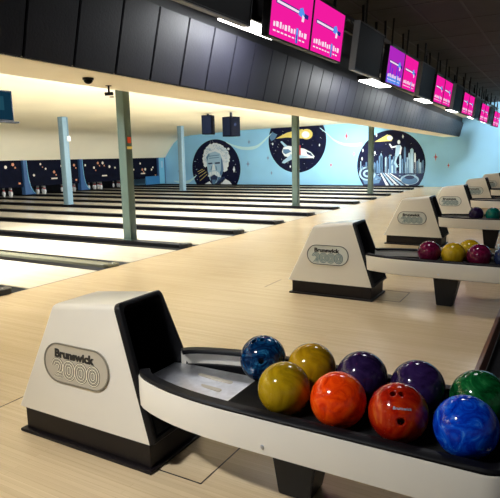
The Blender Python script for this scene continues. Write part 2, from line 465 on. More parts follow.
# shuttle
bm = bmesh.new(); C = crop(265, 115, .1305)
y1 = (at_wall(268.8, 145)[0]+at_wall(326.2, 145)[0])/2; z1 = at_wall(297, 172.7)[1]+1.54
disc(bm, y1, z1, 1.54); specks(bm, y1, z1, 1.5, 60, 5)
P([(82, 182), (170, 135), (290, 108), (300, 180), (170, 172)], 5, 3); P(ell(320, 147, 46, 40), 5, 4); P(ell(312, 150, 30, 26), 1, 5)
P([(55, 130), (95, 150), (75, 185), (50, 200), (35, 175)], 3, 3)
P([(118, 205), (130, 200), (178, 242), (160, 256)], 2, 3)
P([(132, 282), (142, 250), (180, 236), (300, 258), (352, 284), (382, 318), (372, 330), (280, 330), (215, 336), (150, 315)], 1, 4)
P([(195, 308), (225, 330), (150, 372), (130, 366), (140, 350)], 2, 5)
P([(140, 262), (180, 262), (205, 280), (160, 300), (140, 290)], 3, 5)
P([(318, 278), (352, 292), (372, 318), (350, 312), (325, 300)], 4, 5)
P([(190, 300), (290, 310), (350, 322), (280, 330), (215, 334)], 2, 5)
P([(262, 232), (274, 232), (276, 308), (264, 308)], 6, 6)
for x, y in ((60, 222), (418, 230), (195, 395)): P([(x-6, y), (x, y-12), (x+6, y), (x, y+12)], 1, 3)
tag(obj('painted_mural', bm, MURM), 'round painted mural of a white space shuttle and yellow comet behind a post', 'mural', 'round murals on the blue wall')
# city
bm = bmesh.new(); C = crop(355, 120, .16)
y2 = (at_wall(357, 160)[0]+at_wall(426, 160)[0])/2; z2 = at_wall(391, 130)[1]-1.54
disc(bm, y2, z2, 1.54); specks(bm, y2, z2, 1.45, 40, 9)
P([(122, 137), (200, 92), (222, 95), (238, 112), (228, 132), (205, 132)], 5, 3); P(ell(218, 112, 18, 15), 1, 4)
P([(20, 300), (60, 280), (140, 330), (250, 318), (350, 326), (438, 318), (425, 365), (400, 408), (50, 408)], 4, 3)
for x, w, tp, mi in ((150, 20, 228, 3), (160, 8, 215, 2), (188, 14, 238, 2), (212, 12, 225, 3), (228, 10, 255, 2), (278, 12, 225, 2), (292, 10, 250, 3), (306, 12, 175, 3), (322, 10, 240, 2), (334, 10, 212, 2), (346, 20, 185, 2), (371, 9, 212, 1), (384, 12, 262, 3), (402, 14, 272, 2), (420, 12, 258, 3), (135, 9, 260, 3), (247, 10, 285, 3)):
    P([(x, 332), (x, tp), (x+w*.5, tp-10), (x+w, tp), (x+w, 332)], mi, 4)
for q in range(5):
    a = 150+q*32
    P([(158+q*14, 332), (166+q*14, 332), (a+62, 408), (a+44, 408)], 1 if q % 2 == 0 else 2, 5)
P(ell(342, 372, 58, 32, 28), 2, 5); P(ell(342, 377, 50, 24, 28), 3, 6); P(ell(342, 358, 30, 12), 4, 7)
for rx in (52, 40, 27, 14): P(ell(78, 335, rx, rx*.85, 26), 2 if rx in (52, 27) else 4, 5 if rx == 52 else (6 if rx == 40 else (7 if rx == 27 else 8)))
rr = random.Random(31)
for _ in range(46):
    x = rr.uniform(30, 430); tp = rr.uniform(255, 315) if x < 140 or x > 400 else rr.uniform(225, 310); w = rr.uniform(3, 7)
    P([(x, 334), (x, tp), (x+w*.5, tp-6), (x+w, tp), (x+w, 334)], rr.choice((2, 3, 3, 4)), 5)
for _ in range(60):
    x = rr.uniform(40, 420); y = rr.uniform(335, 400); w = rr.uniform(6, 20)
    if abs(x-228)**2+(y-225)**2 < 200**2: P([(x, y), (x+w, y-2), (x+w, y+2), (x, y+3)], rr.choice((2, 3, 4)), 5)
P([(40, 350), (120, 330), (165, 365), (150, 395), (60, 402)], 3, 4)
# the floating figure: head, torso, raised arm, legs
P(ell(275, 138, 9, 13), 1, 6)
P([(258, 158), (285, 156), (294, 175), (284, 205), (268, 232), (250, 226), (254, 195)], 2, 6)
P([(262, 158), (262, 170), (228, 176), (212, 150), (222, 148), (234, 166)], 1, 6)
P([(285, 160), (294, 172), (286, 215), (278, 212)], 1, 7)
P([(250, 222), (268, 228), (256, 262), (272, 292), (262, 298), (240, 266)], 2, 6); P([(240, 228), (256, 228), (246, 262), (236, 285), (228, 282), (236, 258)], 3, 6)
for x, y in ((45, 242), (50, 190), (125, 205), (300, 103), (135, 95)): P([(x-5, y), (x, y-13), (x+5, y), (x, y+13)], 1, 3)
tag(obj('painted_mural', bm, MURM), 'round painted mural of a blue city skyline with a pale figure and a tyre', 'mural', 'round murals on the blue wall')

# ------------------------------------------------------------------ ceiling over the lanes, bulkhead
def band_y(x): return 3.0+.0407*(x-2)
BX0, BX1 = XNEAR, WX
ZB = 2.10
zs = lambda z: CAMH+(z-CAMH)*K
prof = [(3.2, 2.86), (9.0, 2.86), (14.5, 2.80), (16.0, 2.735), (17.0, 2.69), (17.7, 2.66), (18.2, 2.60), (18.6, 2.48), (18.9, 2.27), (19.15, 2.0), (19.35, 1.75), (YMASK-.06, 1.50), (YMASK+.1, 1.50)]
bm = bmesh.new()
t = .12
ring = prof+[(y, z+t) for y, z in prof[::-1]]
A = [bm.verts.new((BX0, y, z)) for y, z in ring]; B = [bm.verts.new((BX1, y, z)) for y, z in ring]
n = len(ring)
for i in range(n): bm.faces.new((A[i], A[(i+1) % n], B[(i+1) % n], B[i]))
bm.faces.new(A); bm.faces.new(B[::-1])
structure(obj('ceiling', bm, 'cream_tile', smooth=25))
# bulkhead underside with its cream edge
bm = bmesh.new()
hexa(bm, [(BX0, band_y(BX0)+.01, ZB), (BX1, band_y(BX1)+.01, ZB), (BX1, band_y(BX1)+.62, ZB), (BX0, band_y(BX0)+.70, ZB),
          (BX0, band_y(BX0)+.01, ZB+.05), (BX1, band_y(BX1)+.01, ZB+.05), (BX1, band_y(BX1)+.62, ZB+.05), (BX0, band_y(BX0)+.70, ZB+.05)])
structure(obj('trim_9', bm, 'cream'))
# tilted dark panels
TILT = .26; BH = .56
pw = PITCH_X/8
bm = bmesh.new()
x = 2.416-pw*24
hexa_pts = lambda xa, xb, d0, d1, z0, z1: [(xa, band_y(xa)-TILT*(z0-ZB)+d0, z0), (xb, band_y(xb)-TILT*(z0-ZB)+d0, z0), (xb, band_y(xb)-TILT*(z0-ZB)+d1, z0), (xa, band_y(xa)-TILT*(z0-ZB)+d1, z0),
                                           (xa, band_y(xa)-TILT*(z1-ZB)+d0, z1), (xb, band_y(xb)-TILT*(z1-ZB)+d0, z1), (xb, band_y(xb)-TILT*(z1-ZB)+d1, z1), (xa, band_y(xa)-TILT*(z1-ZB)+d1, z1)]
hexa(bm, hexa_pts(BX0, BX1, .012, .05, ZB, ZB+BH), 1)
while x < WX-.02:
    xb = min(x+pw-.012, WX)
    if x > BX0:
        b2 = bmesh.new(); hexa(b2, hexa_pts(x, xb, -.012, .012, ZB-.004, ZB+BH))
        bmesh.ops.bevel(b2, geom=b2.edges[:], offset=.006, segments=2, affect='EDGES')
        me = bpy.data.meshes.new('tmp'); b2.to_mesh(me); b2.free(); bm.from_mesh(me); bpy.data.meshes.remove(me)
    x += pw
structure(obj('wall_bulkhead', bm, ['slat', 'slat_gap'], smooth=30))
# black fascia above the panels, up to the concourse ceiling
ZC = 3.42
bm = bmesh.new()
hexa(bm, [(BX0, band_y(BX0)-.10, ZB+BH+.001), (BX1, band_y(BX1)-.10, ZB+BH+.001), (BX1, band_y(BX1)+.2, ZB+BH+.001), (BX0, band_y(BX0)+.2, ZB+BH+.001),
          (BX0, band_y(BX0)-.10, ZC), (BX1, band_y(BX1)-.10, ZC), (BX1, band_y(BX1)+.2, ZC), (BX0, band_y(BX0)+.2, ZC)])
structure(obj('wall_bulkhead', bm, 'fascia'))
# concourse ceiling with its grid
bm = bmesh.new()
box(bm, (XNEAR, -6, ZC), (WX, band_y(WX)+.3, ZC+.1))
for k in range(int((WX-XNEAR)/1.22)): box(bm, (XNEAR+1.22*k, -6, ZC-.006), (XNEAR+1.22*k+.03, 4.2, ZC), mi=1)
for k in range(16): box(bm, (XNEAR, -6+.61*k, ZC-.006), (WX, -6+.61*k+.03, ZC), mi=1)
structure(obj('ceiling', bm, ['dark_ceiling', 'ceiling_grid']))
# dark back wall of the pin pits and left and behind walls out of frame
bm = bmesh.new(); box(bm, (XNEAR, YMASK+3.2, -.3), (WX+.15, YMASK+3.3, 3.0))
structure(obj('wall_back', bm, 'back_wall'))

# ------------------------------------------------------------------ posts
def post(x, y, w, m, ztop, label, extras=None):
    t = thing('support_post', label, 'post', (x, y, 0), 0, 'square steel posts among the lanes')
    bm = bmesh.new(); box(bm, (-w/2, -w/2, .062), (w/2, w/2, ztop), .008)
    obj('shaft', bm, m, t, 40)
    bm = bmesh.new(); box(bm, (-w/2-.02, -w/2-.03, .0605), (w/2+.02, w/2+.03, .07), .003)
    obj('foot_plate', bm, m, t)
    return t
def zof(x):    # gutter cappings carry the posts
    return .02
SXs = SX
P1 = post(7.165, 6.54, .165, 'pole_green', 2.855, 'nearest grey-green steel post with an orange sticker, standing on the gutter strips')
bm = bmesh.new(); box(bm, (-.03, -.0895, 1.72), (.05, -.0835, 1.82), .001); obj('sticker', bm, 'orange', P1)['label'] = 'orange sticker'
bm = bmesh.new(); box(bm, (-.05, -.0895, 1.62), (.075, -.0835, 1.665), .001); obj('tape_tag', bm, 'yellow_tag', P1)['label'] = 'pale yellow tag'
post(14.031, 6.54, .165, 'pole_green', 2.855, 'grey-green steel post standing in front of the shuttle mural')
post(19.181, 6.0, .165, 'pole_green', 2.855, 'grey-green steel post standing in front of the city mural')
P4 = post(12.315, 13.78, .21, 'pole_blue', 2.80, 'pale blue-grey far post with a white box, in front of the dark masking panels')
bm = bmesh.new(); box(bm, (.02, -.155, 2.05), (.14, -.106, 2.21), .008); obj('junction_box', bm, 'white_box', P4)
bm = bmesh.new(); tube(bm, (.08, -.12, 2.20), (.08, -.12, 2.78), .018, 8); obj('conduit', bm, 'pole_blue', P4)
post(19.181, 14.34, .21, 'pole_blue', 2.80, 'pale blue-grey far post just left of the portrait mural')

# ------------------------------------------------------------------ masking units, pins
mx = [9.14, 12.21, 15.28, 18.35, 21.42, 24.04]
desc = ['largely hidden left end one', 'cut by the left edge of the photo', 'between the first two blue dividers behind a pale post', 'behind the nearest green post', 'beside the blue corner panel']
for k in range(len(mx)-1):
    a, b = mx[k], mx[k+1]; w = b-a
    if k < 1: continue
    t = thing('masking_unit', 'dark starry masking panel, %s' % desc[k], 'masking panel', (a, YMASK, 0), 0, 'masking panels over the pin decks')
    bm = bmesh.new(); box(bm, (.06, 0, .40), (w-.12, .05, 1.52), .01)
    rr = random.Random(40+k)
    n = 7
    for q in range(n):
        x = .25+(w-.5)*(q+.5)/n+rr.uniform(-.12, .12); z = rr.uniform(.85, 1.38); r = rr.uniform(.045, .075)
        prism(bm, [(x+r*math.cos(e), z+r*math.sin(e)) for e in (2*PI*i/12 for i in range(12))], .001, .004, lambda u, v, h: (u, -h, v), 1 if rr.random() < .6 else 2)
        if rr.random() < .5:
            r *= .6; x += .1; z -= .13
            prism(bm, [(x+r*math.cos(e), z+r*math.sin(e)) for e in (2*PI*i/12 for i in range(12))], .001, .004, lambda u, v, h: (u, -h, v), 2)
    for cx in (w*.5,):
        box(bm, (cx-.17, -.004, .655), (cx+.17, -.001, .715), mi=1)
    obj('painted_panel', bm, ['mask_dark', 'dot', 'dot_o'], t)
    bm = bmesh.new(); box(bm, (-.1, -.02, 1.502), (w-.11, .06, 1.575), .01); obj('top_rail', bm, 'mask_frame', t)
    bm = bmesh.new()
    for lx in (.14, w-.34): box(bm, (lx, -.03, .52), (lx+.09, -.001, .60), .01)
    obj('number_lamp', bm, 'dot_o', t)
    # divider that flares at the foot
    bm = bmesh.new()
    pts = [(-.10, 1.50), (.06, 1.50), (.075, 1.1), (.11, .7), (.18, .40), (.30, .18), (.42, .075), (-.10, .075)]
    prism(bm, pts, -.10, .12, lambda u, v, h: (u, h, v)); obj('divider', bm, 'mask_frame', t, 30)
    bm = bmesh.new()
    edge = [(.06, 1.50), (.075, 1.1), (.11, .7), (.18, .40), (.30, .18), (.42, .095)]
    for (u, v), (u2, v2) in zip(edge, edge[1:]): tube(bm, (u, -.105, v), (u2, -.105, v2), .014, 6)
    obj('divider_edge', bm, 'mask_teal', t)
bm = bmesh.new(); box(bm, (22.75, YMASK-.16, .07), (23.95, YMASK-.105, .52), .04)
tag(obj('ball_cover', bm, 'mask_blue'), 'rounded blue low cover at the foot of the last masking panel', 'cover')
t = thing('corner_panel', 'pale blue upright corner panel with a dark frame beside the mural wall', 'panel', (23.95, YMASK, 0))
bm = bmesh.new(); box(bm, (.08, -.06, .07), (.56, .04, 1.52), .015); obj('panel_face', bm, 'mask_teal', t)
bm = bmesh.new()
box(bm, (.01, -.07, .066), (.08, .05, 1.56), .01); box(bm, (.56, -.07, .066), (.62, .05, 1.56), .01); box(bm, (.08, -.07, 1.52), (.56, .05, 1.56), .005)
obj('panel_frame', bm, 'mask_frame', t)
bm = bmesh.new(); box(bm, (.24, -.07, .95), (.42, -.061, 1.32), .004); obj('notice', bm, 'p_pale', t)

# pins: ten on each lane
pinprof = [(0, 0), (.026, 0), (.0285, .02), (.0485, .08), (.0605, .115), (.056, .165), (.036, .22), (.0245, .255), (.0228, .28), (.0265, .31), (.0318, .343), (.028, .368), (.016, .379), (0, .381)]
def pin_mesh():
    bm = bmesh.new(); lathe(bm, pinprof, n=14)
    me = bpy.data.meshes.new('bowling_pin')
    for f in bm.faces:
        z = f.calc_center_median().z
        if .228 < z < .275: f.material_index = 1
    bmesh.ops.recalc_face_normals(bm, faces=bm.faces[:]); bm.to_mesh(me); bm.free()
    me.materials.append(M['pin']); me.materials.append(M['pin_red'])
    me.polygons.foreach_set('use_smooth', [True]*len(me.polygons)); return me
PM = pin_mesh()
YH = YMASK+.42
for i in range(6, nl-1):
    c = (SX[i]+SX[i+1])/2
    for row in range(3):
        for q in range(row+1):
            o = link('bowling_pin', PM); o.location = (c+(q-row/2)*.305, YH+row*.264, .0008)
            tag(o, 'white bowling pin standing on a pin deck under the dark masking panels', 'bowling pin', 'bowling pins on the far pin decks')

# ------------------------------------------------------------------ ball return
LEAN = .052
def hw(z): return .215-LEAN*(z-.14)/.60
def make_return():
    t = thing('ball_return', '', 'ball return')
    # --- hood (local x=0 on the centre line, y in world metres)
    TL, TR, BL, BR = (2.238, .725), (1.812, .770), (2.505, .14), (1.583, .14)
    bm = bmesh.new()
    v = hexa(bm, [(-.215, BR[0], .14), (.215, BR[0], .14), (.215, BL[0], .14), (-.215, BL[0], .14),
                  (-hw(TR[1]), TR[0], TR[1]), (hw(TR[1]), TR[0], TR[1]), (hw(TL[1]), TL[0], TL[1]), (-hw(TL[1]), TL[0], TL[1])])
    E = lambda a, b: bm.edges.get((v[a], v[b]))
    bmesh.ops.bevel(bm, geom=[E(4, 7), E(5, 6), E(6, 7), E(3, 7), E(2, 6)], offset=.03, segments=5, profile=.5, affect='EDGES')
    bm.normal_update()
    nrm = Vector((0, -(TR[1]-BR[1]), TR[0]-BR[0])).normalized()     # outward of the throat plane
    if nrm.y > 0: nrm = -nrm
    front = max(bm.faces, key=lambda f: f.normal.dot(nrm) + f.calc_area())
    front = [f for f in bm.faces if abs(abs(f.normal.dot(nrm))-1) < 1e-3]
    front = max(front, key=lambda f: f.calc_area())
    loop = [vv.co.copy() for vv in front.verts]
    bmesh.ops.delete(bm, geom=[front], context='FACES_ONLY')
    obj('hood_shell', bm, 'white_plastic', t, 35)
    # --- black throat: rim, returned lip, liner
    up_s = Vector((0, TR[0]-BR[0], TR[1]-BR[1])).normalized()
    cen = sum(loop, Vector())/len(loop)
    zmid = Vector((0, (BR[0]+TR[0])/2, (BR[1]+TR[1])/2))
    Hh = (Vector((0, TR[0], TR[1]))-Vector((0, BR[0], BR[1]))).length/2
    def inset(p, d):
        u = p.x; s = (p-zmid).dot(up_s)
        w = abs(hw(p.z)); u2 = u*(1-d/w); s2 = s*(1-d/Hh)
        return Vector((u2, 0, 0)) + zmid + up_s*s2
    bm = bmesh.new()
    rings = [[p*1 for p in loop], [p+nrm*.030 for p in loop], [inset(p, .006)+nrm*.036 for p in loop], [inset(p, .022)+nrm*.036 for p in loop], [inset(p, .026)+nrm*.028 for p in loop],
             [inset(p, .034)-nrm*.02 for p in loop], [inset(p, .06)-nrm*.30 for p in loop]]
    V = [[bm.verts.new(p) for p in r] for r in rings]
    n = len(loop)
    for A, B in zip(V, V[1:]):
        for i in range(n): bm.faces.new((A[i], A[(i+1) % n], B[(i+1) % n], B[i]))
    bm.faces.new(V[-1])
    obj('throat_frame', bm, 'black_plastic', t, 50)
    bm = bmesh.new()   # closed panel under the rack
    def fp(x, z, d): 
        y = BR[0]+(TR[0]-BR[0])*(z-.14)/(TR[1]-.14); return Vector((x, y, z))+nrm*d
    hexa(bm, [fp(-.185, .17, .034), fp(.185, .17, .034), fp(.185, .17, -.02), fp(-.185, .17, -.02), fp(-.16, .36, .034), fp(.16, .36, .034), fp(.16, .36, -.02), fp(-.16, .36, -.02)])
    obj('front_panel', bm, 'black_matte', t)
    # --- plinth
    bm = bmesh.new(); box(bm, (-.206, 1.590, .016), (.206, 2.455, .139), .004); obj('plinth', bm, 'plinth', t)
    bm = bmesh.new(); box(bm, (-.232, 1.570, .0), (.232, 2.482, .018), .005); obj('base_flange', bm, 'plinth', t)
    # --- badge on the near side
    sl = math.atan2(LEAN, .60)
    def bf(u, v, h):      # u to the reader's right (towards -y), v up the panel, h out of it
        z = .432+v*math.cos(sl); x = -hw(.432)+v*math.sin(sl)
        return Vector((x-h*math.cos(sl), 2.058-u, z+h*math.sin(sl)))
    def stad(w, h, n=14):
        r = h/2; out = []
        for s, a0 in ((1, -PI/2), (-1, PI/2)):
            for i in range(n+1):
                a = a0+PI*i/n; out.append((s*(w/2-r)+r*math.cos(a), r*math.sin(a)))
        return out
    bm = bmesh.new(); prism(bm, stad(.455, .205), -.002, .005, bf)
    bd = obj('badge_plate', bm, 'badge', t); bd['label'] = 'silver stadium-shaped badge plate'
    def loops(bm, P, w, h0, h1, mi=0, closed=True):
        n = len(P); R = []
        for i in range(n):
            a = Vector(P[i-1] if (closed or i) else P[i]); b = Vector(P[(i+1) % n] if (closed or i < n-1) else P[i])
            d = (b-a).normalized(); nn = Vector((d.y, -d.x)); p = Vector(P[i])
            R.append([bm.verts.new(bf(*(p+nn*w/2), h0)), bm.verts.new(bf(*(p+nn*w/2), h1)), bm.verts.new(bf(*(p-nn*w/2), h1)), bm.verts.new(bf(*(p-nn*w/2), h0))])
        for i in range(n if closed else n-1):
            A, B = R[i], R[(i+1) % n]
            for k in range(4):
                f = bm.faces.new((A[k], A[(k+1) % 4], B[(k+1) % 4], B[k])); f.material_index = mi
        if not closed:
            bm.faces.new(R[0]).material_index = mi; bm.faces.new(R[-1][::-1]).material_index = mi
    bm = bmesh.new(); loops(bm, stad(.447, .197), .007, .004, .009); obj('badge_rim', bm, 'badge_rim', bd)
    bm = bmesh.new()
    H = .098; W = .082; y0 = -.030
    for k in range(3):      # three rings
        cx = -.045+k*.083
        for q in range(3):
            s = stad(H-.030*q, W-.030*q, 10)
            s = [(cx+v2, y0+u2) for u2, v2 in s]
            loops(bm, s, .0095, .004, .0062, 1); loops(bm, s, .0042, .005, .0075, 0)
    for q in range(3):      # the leading figure two
        d = .015*q; cx = -.128
        arc = [(cx+(.040-d)*math.cos(a), y0+.010+(.040-d)*math.sin(a)) for a in [PI*.98-PI*1.18*i/14 for i in range(15)]]
        P = arc + [(cx-.030+d*.9, y0-.047+d), (cx+.034, y0-.047+d)]
        loops(bm, P, .0095, .004, .0062, 1, False); loops(bm, P, .0042, .005, .0075, 0, False)
    obj('numerals', bm, ['num_line', 'num_edge'], bd)
    me = text_mesh('Brunswick', .064, .0015, .0028)
    for vv in me.vertices: vv.co = bf(vv.co.x-.014, vv.co.y*.90+.047, .0065+vv.co.z)
    me.materials.clear(); me.materials.append(M['ink']); link('lettering', me, bd)
    # --- rack outline (outer edge), open at the hood
    side = [(.165, 1.672), (.195, 1.645), (.222, 1.600), (.244, 1.545), (.264, 1.48), (.283, 1.40), (.297, 1.31), (.306, 1.22), (.311, 1.10), (.312, .95), (.312, .75), (.312, .5), (.312, .25)]
    cr = .11; ye = .055
    corner = [(.312-cr+cr*math.cos(a), ye+cr-cr*math.sin(a)) for a in (PI/2*i/8 for i in range(9))]
    half = side+corner
    pts = [(-x, y) for x, y in half] + [(x, y) for x, y in half[::-1]]
    path = []
    for i, p in enumerate(pts):
        a = Vector(pts[max(0, i-1)]); b = Vector(pts[min(len(pts)-1, i+1)]); d = (b-a).normalized()
        path.append((p, (d.y, -d.x)))
    # make the normals point outward
    if Vector(path[len(side)-2][1]).x > 0: path = [(p, (-a, -b)) for p, (a, b) in path]
    bm = bmesh.new()
    sweep_ring(bm, path, [(.010, .315), (.0, .322), (.0, .452), (.004, .460), (.018, .460), (.018, .315)], False)
    obj('rack_skirt', bm, 'white_plastic', t, 40)
    bm = bmesh.new()
    sweep_ring(bm, path, [(.006, .4605), (.004, .470), (.012, .478), (.052, .478), (.058, .470), (.058, .458), (.0185, .456), (.0185, .4605)], False)
    obj('bumper', bm, 'bumper', t, 45)
    bm = bmesh.new()
    ins = [(p[0]-nn[0]*.0185, p[1]-nn[1]*.0185) for p, nn in path]
    prism(bm, ins, .340, .360, lambda u, v, h: (u, v, h)); obj('rack_bed', bm, 'black_matte', t)
    bm = bmesh.new()
    box(bm, (-.285, .10, .3605), (.285, 1.205, .410), .012)
    obj('ball_bed', bm, 'black_matte', t)
    bm = bmesh.new()
    tp = [(-.145, 1.70), (-.175, 1.62), (-.205, 1.48), (-.215, 1.21), (.215, 1.21), (.205, 1.48), (.175, 1.62), (.145, 1.70)]
    prism(bm, tp, .3605, .374, lambda u, v, h: (u, v, h+max(0, v-1.45)*.10))
    tr = obj('metal_tray', bm, 'steel', t); tr['label'] = 'bright steel tray'
    bm = bmesh.new()
    for x in (-.10, .0, .10):
        P = stad(.20, .028, 6); prism(bm, [(x+b_, 1.42+a_) for a_, b_ in P], .3742, .379, lambda u, v, h: (u, v, h+max(0, v-1.45)*.10))
    obj('tray_rib', bm, 'badge', tr)
    bm = bmesh.new()
    sweep_ring(bm, [q for q in path if q[0][1] > 1.05 and q[0][0] > 0], [(.019, .3605), (.019, .392), (.036, .392), (.036, .3605)], False)
    obj('side_strip', bm, 'bumper', t)
    # pedestal leg
    bm = bmesh.new()
    hexa(bm, [(-.075, .845, .0), (.075, .845, .0), (.075, .99, .0), (-.075, .99, .0), (-.105, .775, .344), (.105, .775, .344), (.105, 1.03, .344), (-.105, 1.03, .344)])
    bmesh.ops.bevel(bm, geom=bm.edges[:], offset=.006, segments=2, affect='EDGES'); obj('pedestal_leg', bm, 'black_plastic', t, 40)
    for yy in (.935,):
        bm = bmesh.new(); tube(bm, (-.3115, yy, .352), (-.317, yy, .352), .010, 12, .007); tube(bm, (-.3165, yy, .352), (-.319, yy, .352), .004, 8)
        obj('bolt', bm, 'steel', t)
    return t

def children(o): return [c for c in bpy.data.objects if c.parent == o]
def copy_tree(o, parent=None):
    c = o.copy(); COL.objects.link(c)
    if parent: c.parent = parent
    for ch in children(o): copy_tree(ch, c)
    return c
OFF = [0, -.065, .09, 0, .1, .1]
RL = ['white ball return hood with black throat and ball rack, the nearest and largest',
      'white ball return second from the camera, carrying the purple-red and yellow balls',
      'white ball return third from the camera, carrying the purple, teal and red balls',
      'white ball return fourth from the camera with an empty rack end',
      'white ball return fifth from the camera, far back at the right edge',
      'white ball return furthest from the camera, cut off by the right photo edge']
M['badge_far_lit'] = mat('badge_pale', srgb(214, 218, 210), .45)
M['num_far_lit'] = mat('numeral_far_lit', srgb(122, 146, 150), .45)
M['rim_far_lit'] = mat('badge_rim_far_lit', srgb(62, 66, 70), .4)
FARM = {'badge_plate': ['badge_far_lit'], 'badge_rim': ['rim_far_lit'], 'numerals': ['num_far_lit', 'num_far_lit']}  # far badges: same badge, its different lighting put into the colours
proto = make_return()
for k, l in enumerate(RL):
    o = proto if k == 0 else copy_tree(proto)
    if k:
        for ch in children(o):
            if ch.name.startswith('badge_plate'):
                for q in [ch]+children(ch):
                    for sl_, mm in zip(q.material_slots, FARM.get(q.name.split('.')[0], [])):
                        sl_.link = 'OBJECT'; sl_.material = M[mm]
    o.location = (XC0+PITCH_X*k+OFF[k], 0, 0); tag(o, l, 'ball return', 'ball returns in a row')

# ------------------------------------------------------------------ balls
RB = .1079
def cut_ball(holes):
    """sphere with finger holes drilled along the given directions"""
    bm = bmesh.new(); bmesh.ops.create_uvsphere(bm, u_segments=48, v_segments=28, radius=RB)
    me = bpy.data.meshes.new('bowling_ball'); bm.to_mesh(me); bm.free()
    me.polygons.foreach_set('use_smooth', [True]*len(me.polygons))
    if not holes: return me
    o = bpy.data.objects.new('tmp', me); COL.objects.link(o)
    bm = bmesh.new()
    for d, r in holes:
        d = Vector(d).normalized(); tube(bm, d*RB*.62, d*RB*1.2, r, 18)
    bmesh.ops.recalc_face_normals(bm, faces=bm.faces[:])
    m2 = bpy.data.meshes.new('cut'); bm.to_mesh(m2); bm.free()
    c = bpy.data.objects.new('cut', m2); COL.objects.link(c)
    md = o.modifiers.new('b', 'BOOLEAN'); md.object = c; md.operation = 'DIFFERENCE'; md.solver = 'EXACT'
    bpy.context.view_layer.update()
    out = bpy.data.meshes.new_from_object(o.evaluated_get(bpy.context.evaluated_depsgraph_get()))
    bpy.data.objects.remove(o); bpy.data.objects.remove(c); bpy.data.meshes.remove(m2); bpy.data.meshes.remove(me)
    out.materials.clear(); out.materials.append(M['hole']); out.materials.append(M['hole'])
    for p in out.polygons:
        inner = p.center.length < RB*.97
        p.material_index = 1 if inner else 0; p.use_smooth = not inner
    return out
S = srgb
BM = {
 'teal': ball_mat('ball_teal_blue', [S(2, 12, 30), S(5, 32, 66), S(10, 62, 104), S(60, 140, 175)], 12, 3),
 'gold': ball_mat('ball_gold', [S(112, 82, 8), S(150, 112, 10), S(172, 132, 16), S(186, 150, 30)], 5, 2),
 'gold2': ball_mat('ball_olive_gold', [S(112, 86, 8), S(148, 118, 12), S(168, 136, 18), S(184, 156, 36)], 5, 2),
 'purple': ball_mat('ball_dark_purple', [S(20, 12, 36), S(34, 20, 56), S(46, 30, 70), S(60, 44, 84)], 6, 2),
 'purple2': ball_mat('ball_dark_violet', [S(22, 14, 40), S(38, 22, 62), S(48, 30, 76), S(66, 46, 92)], 8, 2),
 'green': ball_mat('ball_green', [S(4, 38, 16), S(8, 66, 30), S(16, 92, 44), S(50, 130, 70)], 6, 3),
 'orange': ball_mat('ball_orange', [S(190, 34, 4), S(226, 58, 6), S(240, 78, 12), S(248, 124, 40)], 14, 1.5),
 'red': ball_mat('ball_red', [S(120, 12, 4), S(160, 26, 8), S(184, 50, 12), S(214, 120, 44)], 4, 3),
 'blue': ball_mat('ball_bright_blue', [S(2, 24, 130), S(4, 52, 180), S(12, 86, 214), S(90, 165, 235)], 13, 2),
 'wine': ball_mat('ball_wine', [S(58, 6, 30), S(88, 12, 46), S(108, 20, 58), S(130, 44, 80)], 6, 2),
 'yellow': ball_mat('ball_yellow', [S(150, 116, 10), S(180, 146, 18), S(196, 164, 34), S(214, 184, 60)], 5, 2),
 'navy': ball_mat('ball_navy', [S(14, 18, 40), S(28, 38, 70), S(50, 64, 100), S(80, 96, 130)], 6, 2),
 'seagreen': ball_mat('ball_sea_green', [S(4, 70, 66), S(8, 106, 96), S(20, 130, 116), S(50, 150, 136)], 6, 2),
 'crimson': ball_mat('ball_crimson', [S(140, 14, 44), S(180, 24, 60), S(200, 36, 74), S(214, 70, 100)], 6, 2),
}
ZBALL = .4102+RB
XF, XB = 1.869, 2.124
def to_cam(x, y, z): return (CAMP-Vector((x, y, z))).normalized()
def drill(c, *offs):
    """holes at (right, up) offsets, in ball radii, as seen from the front of the rack"""
    d = to_cam(*c); r = Vector((d.y, -d.x, 0)).normalized()*-1; r = Vector((-d.y, d.x, 0)).normalized(); u = d.cross(r)
    out = []
    for a, b, rad in offs:
        out.append((d*math.sqrt(max(.02, 1-a*a-b*b))+r*a+u*b, rad))
    return out
def ball(k, x, y, mk, label, offs=(), rot=0):
    loc = (x+PITCH_X*k+OFF[k], y, ZBALL)
    me = cut_ball(drill(loc, *offs) if offs else [])
    me.materials.clear(); me.materials.append(BM[mk]); me.materials.append(M['hole'])
    o = link('bowling_ball', me); o.location = loc
    return tag(o, label, 'bowling ball', 'bowling balls on the racks')
YF = [.9294-.231*i for i in range(4)]; YB = [1.150-.231*i for i in range(5)]
ball(0, XB, YB[0]+.014, 'teal', 'dark teal-blue swirled bowling ball beside the steel tray of the nearest rack', ((-.38, .72, .011), (-.02, .78, .011), (-.08, -.12, .0125)))
ball(0, XB, YB[1], 'gold', 'gold bowling ball in the back row of the nearest rack, beside the teal-blue ball')
ball(0, XB, YB[2], 'purple', 'dark purple bowling ball in the back row of the nearest rack, behind the orange ball')
ball(0, XB, YB[3], 'purple2', 'dark purple bowling ball in the back row of the nearest rack, behind the red ball')
ball(0, XB, YB[4], 'green', 'green bowling ball in the back row of the nearest rack, behind the bright blue ball')
ball(0, XF, YF[0], 'gold2', 'olive gold bowling ball at the front left of the nearest rack')
ball(0, XF, YF[1], 'orange', 'bright orange-red bowling ball at the front of the nearest rack')
rb = ball(0, XF, YF[2], 'red', 'red drilled bowling ball with white lettering at the front of the nearest rack', ((-.18, .58, .0105), (.09, .60, .0105), (.10, -.28, .0128)))
ball(0, XF, YF[3], 'blue', 'bright blue marbled bowling ball at the front right end of the nearest rack')
